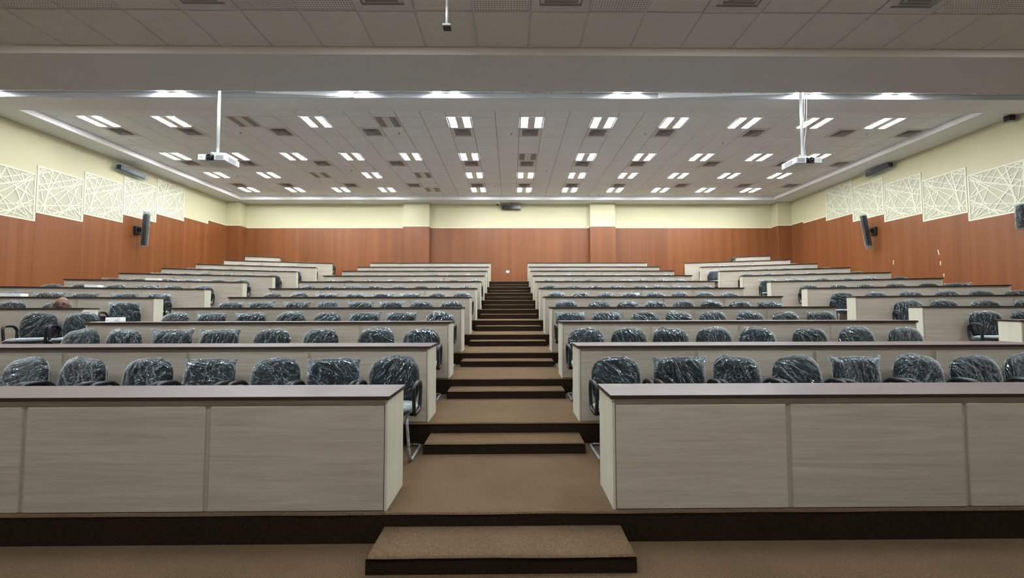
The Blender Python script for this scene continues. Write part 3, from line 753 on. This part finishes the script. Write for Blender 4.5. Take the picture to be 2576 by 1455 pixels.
# ================================================================== PROJECTORS
def projector(x, y, z, flip, label):
    t = thing('ceiling_projector', label, 'projector', (x, y, z), 0, 'ceiling projectors')
    s = -1 if flip else 1
    # body .50 wide, .42 deep; lens well on the outer part of the face
    def b(name, x0, x1, y0, y1, z0, z1, mat, bev=.004, parent=None):
        x0, x1 = sorted((s*x0, s*x1)); return link(name, box_mesh(name, (x0, x1, y0, y1, z0, z1), mat, bev), parent or t)
    b('body', -.25, .25, .03, .42, 0, .115, 'white_plastic', .008)
    fp = b('face', -.25, -.11, 0, .034, .004, .112, 'white_plastic'); b('face', .05, .25, 0, .034, .004, .112, 'white_plastic')
    b('lens_well', -.108, .048, .012, .034, .006, .11, 'black_box')
    b('vent_grille', .08, .22, -.003, .002, .02, .095, 'grey_plastic', 0)
    b('vent_grille', .2485, .2535, .1, .32, .018, .095, 'grey_plastic', 0)
    b('badge', -.21, -.165, -.002, .001, .055, .062, 'grey_plastic', 0)
    bm = bmesh.new(); M = Matrix.Translation((s*-.04, -.012, .06)) @ Matrix.Rotation(-pi/2, 4, 'X')
    bm_lathe(bm, [(.05, .05), (.052, .0), (.048, -.006), (.04, -.004), (.036, .006)], 24, M)
    le = link('lens', mesh('lens', bm, 'black_plastic', smooth=False), t)
    bm = bmesh.new(); bm_lathe(bm, [(.035, .004), (.025, -.003), (.01, -.006)], 20, M); link('glass', mesh('glass', bm, 'lens', smooth=True), le)
    bm = bmesh.new(); bm_box(bm, -.07, .07, .1, .24, .116, .126); bm_box(bm, -.035, .035, .13, .2, .126, .17); bm_box(bm, -.08, .08, .12, .21, .172, .18)
    bm_tube(bm, [(-.09, .12, .19), (.09, .2, .2)], .01, 6)
    link('mount_bracket', mesh('mount_bracket', bm, 'white_metal'), t)
    bm = bmesh.new(); bm_tube(bm, [(0, .165, .17), (0, .165, ZT2-z)], .026, 16)
    link('pole', mesh('pole', bm, 'white_metal', smooth=True), t)
projector(-5.56, 7.72, EH+2.77, False, 'white projector with black lens on a ceiling pole, left side')
projector(5.62, 7.72, EH+2.735, True, 'white projector with black lens on a ceiling pole, right side')
# loose cables behind the right pole
cu = bpy.data.curves.new('cable', 'CURVE'); cu.dimensions = '3D'; cu.bevel_depth = .003
for pts in ([(6.1, 8.45, 6.06), (6.05, 8.4, 5.6), (5.98, 8.35, 5.2), (5.92, 8.3, 4.9), (5.9, 8.26, 4.6)], [(6.15, 8.45, 6.06), (6.08, 8.4, 5.3), (5.96, 8.3, 4.85), (5.94, 8.25, 4.55)]):
    sp = cu.splines.new('BEZIER'); sp.bezier_points.add(len(pts)-1)
    for bp_, p in zip(sp.bezier_points, pts): bp_.co = p; bp_.handle_left_type = bp_.handle_right_type = 'AUTO'
cu.materials.append(MATS['white_plastic'])
co = bpy.data.objects.new('tmp', cu); COL.objects.link(co); dg = bpy.context.evaluated_depsgraph_get()
cme = bpy.data.meshes.new_from_object(co.evaluated_get(dg)); bpy.data.objects.remove(co)
link('cable', cme, label='thin loose white cables hanging beside the right projector pole', category='cable')

# ================================================================== WALL FITTINGS
def wrap_shell(L, w_, d_, seed, mat='film'):
    """crumpled film sleeve around a long box, axis along z"""
    bm = bmesh.new(); n, m = 28, 40; rings = []
    off = Vector((seed*3.1, seed*1.7, 0))
    for j in range(m+1):
        t = j/m; z = (t-.5)*L*1.08; e = 1-max(0, (abs(t-.5)-.46)/.04)*.55
        ring = []
        for i in range(n):
            a = 2*pi*i/n; c, s = cos(a), sin(a); q = 1/((abs(c)**5+abs(s)**5)**.2)
            f = 1+.10*(1-2*abs(noise.noise(Vector((c*2.5, s*2.5, z*9))+off)))
            ring.append(bm.verts.new((c*q*w_/2*f*e, s*q*d_/2*f*e, z)))
        rings.append(ring)
    for A, B in zip(rings, rings[1:]):
        for i in range(n): bm.faces.new((A[i], A[(i+1) % n], B[(i+1) % n], B[i]))
    return mesh('plastic_cover', bm, mat, smooth=True)
def column_speaker(loc, sg, tilt, lean, label):
    t = thing('column_speaker', label, 'speaker', loc, 0, 'wrapped column speakers')
    M = Matrix.Rotation(lean, 4, 'Y') @ Matrix.Rotation(tilt, 4, 'X')
    o = link('cabinet', box_mesh('cabinet', (-.065, .065, -.07, .07, -.53, .53), 'black_box', .01, 2), t); o.matrix_local = M
    o = link('plastic_cover', wrap_shell(1.08, .155, .165, 3+sg, 'film_dark'), t); o.matrix_local = M
    o = link('plastic_cover', wrap_shell(.16, .14, .15, 30+sg), t); o.matrix_local = M @ Matrix.Translation((0, 0, -.56 if sg > 0 else .53))
    x0, x1 = sorted((sg*.06, sg*.32)); link('wall_bracket', box_mesh('wall_bracket', (x0, x1, -.03, .03, -.06, .06), 'black_box', .005), t)
    x0, x1 = sorted((sg*.22, sg*.325)); link('junction_box', box_mesh('junction_box', (x0, x1, -.1, .1, -.16, .12), 'black_box', .01), t)
column_speaker((-12.27, 14.1, 4.22), -1, 0, radians(3), 'black column speaker in clear wrap on the left wood wall')
column_speaker((12.27, 14.25, 4.22), 1, 0, radians(-9), 'black column speaker in clear wrap on the right wood wall')
def bar_heater(loc, sg, label, slope):
    t = thing('bar_speaker', label, 'speaker', loc, 0, 'wrapped bar speakers')
    M = Matrix.Rotation(pi/2+slope, 4, 'X')
    o = link('cabinet', box_mesh('cabinet', (-.07, .07, -.07, .07, -.48, .48), 'black_box', .02, 2), t); o.matrix_local = M
    o = link('plastic_cover', wrap_shell(1.0, .20, .21, 9+sg, 'film_dark'), t); o.matrix_local = M
    x0, x1 = sorted((sg*.05, sg*.16))
    for yy in (-.25, .25): link('wall_bracket', box_mesh('wall_bracket', (x0, x1, yy-.03, yy+.03, -.04, .04), 'black_box'), t)
bar_heater((-12.44, 13.7, 6.06), -1, 'black oblong fitting wrapped in plastic high on the left cream wall', radians(-3))
bar_heater((12.44, 13.85, 6.22), 1, 'black oblong fitting wrapped in plastic high on the right cream wall', radians(-3))
t = thing('corner_speaker', 'small grey box speaker with black front, high on the right wall by the beam', 'speaker', (12.45, 10.12, 6.27), 0)
link('case', box_mesh('case', (-.06, .08, -.07, .07, -.08, .08), 'grey_plastic', .01, 2), t)
link('front_grille', box_mesh('front_grille', (-.075, -.058, -.066, .066, -.07, .07), 'black_box'), t); link('front_grille', box_mesh('front_grille', (-.058, .05, -.08, -.068, -.07, .07), 'black_box'), t)
link('wall_bracket', box_mesh('wall_bracket', (.08, .15, -.03, .03, -.04, .04), 'grey_plastic'), t)
t = thing('wrapped_speaker', 'black speaker end in pale plastic wrap at the right edge, under the fretwork', 'speaker', (12.38, 9.93, 3.93), 0)
link('cabinet', box_mesh('cabinet', (-.06, .06, -.07, .07, -.45, .1), 'black_box', .01, 2), t)
link('plastic_cover', wrap_shell(.6, .17, .18, 21), t, (0, 0, -.18)); link('wall_bracket', box_mesh('wall_bracket', (.05, .22, -.03, .03, -.2, -.1), 'black_box'), t)
# back wall
t = thing('soundbar', 'wide black bar speaker under the ceiling in the middle of the back wall', 'speaker', (.015, YB-.14, 6.155), 0)
link('cabinet', box_mesh('cabinet', (-.43, .43, -.07, .07, -.085, .085), 'black_box', .012, 2), t)
bm = bmesh.new(); bm_tube(bm, [(0, 0, .08), (0, 0, ZB-6.155)], .012, 8); link('mount_rod', mesh('mount_rod', bm, 'black_plastic'), t)
link('wall_bracket', box_mesh('wall_bracket', (-.06, .06, .07, .138, -.05, .05), 'black_plastic'), t)
t = thing('dome_camera', 'white dome security camera on the ceiling border left of the black bar speaker', 'camera', (-.59, 18.7, ZB), 0)
bm = bmesh.new(); bm_lathe(bm, [(.085, 0), (.085, -.03), (.075, -.06), (.06, -.07)], 20); link('base', mesh('base', bm, 'white_plastic', smooth=True), t)
bm = bmesh.new(); bm_lathe(bm, [(.058, -.07), (.052, -.1), (.035, -.13), (.01, -.142)], 20); link('dome', mesh('dome', bm, 'lens', smooth=True), t)
t = thing('switch_plate', 'small white switch plate on the wood wall at the top of the aisle', 'switch', (-.15, YB-.022, 3.235), 0)
link('plate', box_mesh('plate', (-.07, .07, -.012, 0, -.05, .05), 'white_plastic', .003), t)
link('rocker', box_mesh('rocker', (-.012, .012, -.017, -.012, -.02, .02), 'card', .001), t)
# pendant above the stage
t = thing('pendant_mount', 'thin white drop pole with a small dark plate hanging from the stage ceiling', 'ceiling mount', (-.655, 4.2, EH+2.9), 0)
bm = bmesh.new(); bm_tube(bm, [(0, 0, .02), (0, 0, ZT1-EH-2.9)], .016, 12); link('pole', mesh('pole', bm, 'white_metal', smooth=True), t)
link('plate', box_mesh('plate', (-.043, .043, -.04, .04, -.0, .022), 'grey_plastic', .003), t); 
link('camera_block', box_mesh('camera_block', (-.04, .04, -.038, .038, -.012, 0), 'black_plastic', .003), t)
# pale chips in the veneer of the right wall
for i, (y, z, h, tl) in enumerate(((13.6, 3.05, .14, .15), (12.14, 3.18, .16, -.2), (12.1, 2.86, .12, .05), (12.02, 2.5, .09, 0))):
    bm = bmesh.new(); bm_box(bm, -.0015, 0, -.018, .018, -h/2, h/2); o = link('scuff_mark', mesh('scuff_mark', bm, 'pale_chip'), wr, (WX-.022, y, z)); o.rotation_euler = (tl, 0, 0)

# ================================================================== THINGS ON THE DESKS
def carton(x, y, z, rz, w_, d_, h_, label):
    t = thing('white_carton', label, 'box', (x, y, z), rz, 'white cartons on the desks')
    link('tray', box_mesh('tray', (-w_/2, w_/2, -d_/2, d_/2, 0, h_*.8), 'card', .002), t)
    link('lid', box_mesh('lid', (-w_/2-.003, w_/2+.003, -d_/2-.003, d_/2+.003, h_*.55, h_), 'card', .002), t)
def on_side(k, sg, s, d): x, y = side_xf(k, sg, s, d); return x, y, FZ[k-1]+.761
x, y, z = on_side(5, -1, 2.30, .25); carton(x, y, z, FAN, .30, .2, .06, 'flat white carton on the worktop at the far left, behind the seated person')
x, y, z = on_side(6, -1, 2.20, .25); carton(x, y, z, FAN, .24, .2, .06, 'flat white carton on the left side block worktop, sixth row')
x, y, z = on_side(7, -1, 2.08, .25); carton(x, y, z, FAN, .28, .2, .06, 'flat white carton on the left side block worktop, seventh row')
t = thing('socket_box', 'small white twin box with two round knobs on the third row worktop, far left', 'box', (-5.57, 5.98, FZ[2]+.7605), radians(4), None)
link('case', box_mesh('case', (-.095, .095, -.05, .05, 0, .06), 'card', .004), t)
bm = bmesh.new()
for cx_ in (-.065, .045): bm_lathe(bm, [(.014, 0), (.014, .006), (.009, .009)], 14, Matrix.Translation((cx_, -.05, .03)) @ Matrix.Rotation(pi/2, 4, 'X'))
link('knobs', mesh('knobs', bm, 'white_plastic', smooth=True), t)
link('paper', box_mesh('paper', (-.16, .06, -.09, .06, 0, .004), 'card'), None, (-5.53, 5.83, FZ[2]+.7605), radians(-3), label='white sheet of paper under the twin box on the third row worktop', category='paper')

# ================================================================== PERSON
def skin_mesh(name, verts, edges, radii, mat, root=0, sub=2):
    me = bpy.data.meshes.new(name); me.from_pydata(verts, edges, []); me.update()
    o = bpy.data.objects.new(name, me); COL.objects.link(o)
    o.modifiers.new('skin', 'SKIN'); sl = me.skin_vertices[0].data if me.skin_vertices else None
    if sl is None:
        me.skin_vertices.new() if hasattr(me.skin_vertices, 'new') else None
        sl = me.skin_vertices[0].data
    for i, r in enumerate(radii): sl[i].radius = (r, r) if not isinstance(r, tuple) else r; sl[i].use_root = (i == root)
    s = o.modifiers.new('sub', 'SUBSURF'); s.levels = sub; s.render_levels = sub
    dg = bpy.context.evaluated_depsgraph_get(); me2 = bpy.data.meshes.new_from_object(o.evaluated_get(dg))
    bpy.data.objects.remove(o); me2.materials.clear(); me2.materials.append(MATS[mat])
    for p in me2.polygons: p.use_smooth = True
    return me2
def head_bm(bm):
    n, m = 32, 24; rings = []
    for j in range(m+1):
        ph = pi*j/m; rr = sin(ph); z = cos(ph)
        ring = []
        for i in range(n):
            a = 2*pi*i/n; x, y = rr*sin(a), -rr*cos(a)       # a=0 faces -y
            X, Y, Z = x*.083, y*.10, z*.125
            if z < 0: X *= 1+.28*z; Y *= 1+.12*z*(1 if y > 0 else .2)
            if y < 0:
                nose = math.exp(-((x)/.16)**2-((z+.22)/.20)**2); Y -= .026*nose
                Y += .010*(math.exp(-((abs(x)-.42)/.17)**2-((z-.03)/.11)**2))     # eye sockets
                Y -= .006*math.exp(-(x/.6)**2-((z-.17)/.08)**2)                   # brow
                Y -= .007*math.exp(-(x/.25)**2-((z+.52)/.06)**2)                  # lips
                Y -= .008*math.exp(-(x/.3)**2-((z+.85)/.12)**2)                   # chin
            ring.append(bm.verts.new((X, Y, Z)))
        rings.append(ring)
    for A, B in zip(rings, rings[1:]):
        for i in range(n):
            try: bm.faces.new((A[i], A[(i+1) % n], B[(i+1) % n], B[i]))
            except ValueError: pass
    bmesh.ops.remove_doubles(bm, verts=bm.verts, dist=1e-5)
    for s in (-1, 1):    # ears
        E = bmesh.ops.create_uvsphere(bm, u_segments=12, v_segments=8, radius=1, matrix=Matrix.Translation((s*.083, .012, -.01)) @ Matrix.Rotation(s*.3, 4, 'Z') @ Matrix.Diagonal((.009, .018, .032, 1)))
PX_, PY_, PZ_ = -8.17, 7.72, FZ[3]
HC = Vector((0, 0, .822))        # head centre, local to the person at the platform
t = thing('person', 'bald man with thin glasses and dark moustache, leaning low behind the left side desk', 'person', (PX_, PY_, PZ_), -.12)
bm = bmesh.new(); head_bm(bm)
HM = Matrix.Translation(HC) @ Matrix.Rotation(.78, 4, 'Z') @ Matrix.Rotation(radians(6), 4, 'Y') @ Matrix.Rotation(radians(-4), 4, 'X') @ Matrix.Diagonal((1.14, 1.1, 1.08, 1))
bmesh.ops.transform(bm, matrix=HM, verts=bm.verts)
# trunk leaning forward, arms to the desk edge, one hand raised to the cheek
V = [(0, .46, .52), (0, .36, .60), (0, .24, .64), (0, .14, .70), (0, .08, .73), (0, .03, .78),
     (.18, .16, .67), (.24, -.02, .59), (.20, -.16, .67), (.15, -.15, .71),
     (-.18, .16, .67), (-.24, -.03, .59), (-.12, -.13, .68), (-.04, -.125, .745),
     (.11, .44, .49), (.13, .10, .47), (.13, .06, .08), (.13, -.06, .04), (-.11, .44, .49), (-.13, .10, .47), (-.13, .06, .08), (-.13, -.06, .04)]
Ed = [(0, 1), (1, 2), (2, 3), (3, 4), (4, 5), (3, 6), (6, 7), (7, 8), (8, 9), (3, 10), (10, 11), (11, 12), (12, 13), (0, 14), (14, 15), (15, 16), (16, 17), (0, 18), (18, 19), (19, 20), (20, 21)]
Rd = [(.15, .11), (.15, .11), (.15, .11), (.12, .09), .055, .052, .055, .042, .032, .026, .055, .042, .032, .026, .085, .062, .04, .035, .085, .062, .04, .035]
body = skin_mesh('body', V, Ed, Rd, 'skin')
bm.from_mesh(body)
def finger(base, pts, r=.0085):
    P = [Vector(base)]+[Vector(base)+Vector(p) for p in pts]
    bm_tube(bm, rnd_path(P, .01, 2), r, 7)
for i in range(4):      # raised hand on the cheek
    finger((-.055+.014*i, -.14-.006*i, .74), [(0, -.006, .03+.004*(i in (1, 2))), (.006, .006, .055), (.01, .02, .07-.006*(i == 0))])
finger((-.03, -.10, .735), [(.02, -.004, .018), (.03, .006, .038)], .0095)
for i in range(4):
    finger((.165-.018*i, -.165, .705), [(-.004, -.03, .004), (-.006, -.052, -.004), (-.008, -.064, -.012)])
finger((.12, -.14, .71), [(-.02, -.015, .004), (-.03, -.035, .0)], .0095)
link('body', mesh('body', bm, 'skin', smooth=True), t)
def scaled(f): return [tuple(a*f for a in r) if isinstance(r, tuple) else r*f for r in Rd]
R2 = scaled(1.1)
sh = skin_mesh('shirt', [V[i] for i in (0, 1, 2, 3, 4, 6, 7, 8, 10, 11, 12)], [(0, 1), (1, 2), (2, 3), (3, 4), (3, 5), (5, 6), (6, 7), (3, 8), (8, 9), (9, 10)], [R2[i] for i in (0, 1, 2, 3, 4, 6, 7, 8, 10, 11, 12)], 'shirt')
link('shirt', sh, t)
tr_ = skin_mesh('trousers', [V[i] for i in (0, 14, 15, 16, 18, 19, 20)], [(0, 1), (1, 2), (2, 3), (0, 4), (4, 5), (5, 6)], [R2[i] for i in (0, 14, 15, 16, 18, 19, 20)], 'trousers')
link('trousers', tr_, t)
hm = HM
def on_head(name, bm_, mat, smooth=True):
    bm_.transform(hm); return link(name, mesh(name, bm_, mat, smooth=smooth), t)
g = bmesh.new()
for s in (-1, 1):
    bm_tube(g, [(s*.034+.025*cos(q*pi/8), -.112, .0+.018*sin(q*pi/8)) for q in range(16)], .0022, 6, closed=True, ref=Vector((0, 1, 0)))
    bm_tube(g, [(s*.059, -.112, .004), (s*.083, -.02, .006), (s*.085, .02, 0)], .002, 6)
bm_tube(g, [(-.009, -.114, .002), (.009, -.114, .002)], .002, 6)
on_head('glasses', g, 'black_plastic')
g = bmesh.new()
for s in (-1, 1): bmesh.ops.create_uvsphere(g, u_segments=10, v_segments=6, radius=1, matrix=Matrix.Translation((s*.018, -.112, -.052)) @ Matrix.Rotation(s*.3, 4, 'Y') @ Matrix.Diagonal((.022, .010, .008, 1)))
on_head('moustache', g, 'hair')
g = bmesh.new(); ge = bmesh.new()
for s in (-1, 1):
    bmesh.ops.create_uvsphere(g, u_segments=10, v_segments=6, radius=1, matrix=Matrix.Translation((s*.035, -.102, .024)) @ Matrix.Rotation(s*.12, 4, 'Y') @ Matrix.Diagonal((.021, .006, .004, 1)))
    bmesh.ops.create_uvsphere(ge, u_segments=12, v_segments=8, radius=.0125, matrix=Matrix.Translation((s*.034, -.083, .002)))
on_head('eyebrows', g, 'hair'); on_head('eyes', ge, 'lens')
g = bmesh.new()
for s in (-1, 1): bmesh.ops.create_uvsphere(g, u_segments=12, v_segments=8, radius=1, matrix=Matrix.Translation((s*.072, .055, .0)) @ Matrix.Diagonal((.014, .045, .035, 1)))
bmesh.ops.create_uvsphere(g, u_segments=14, v_segments=8, radius=1, matrix=Matrix.Translation((0, .068, -.01)) @ Matrix.Diagonal((.068, .040, .05, 1)))
on_head('hair', g, 'hair')
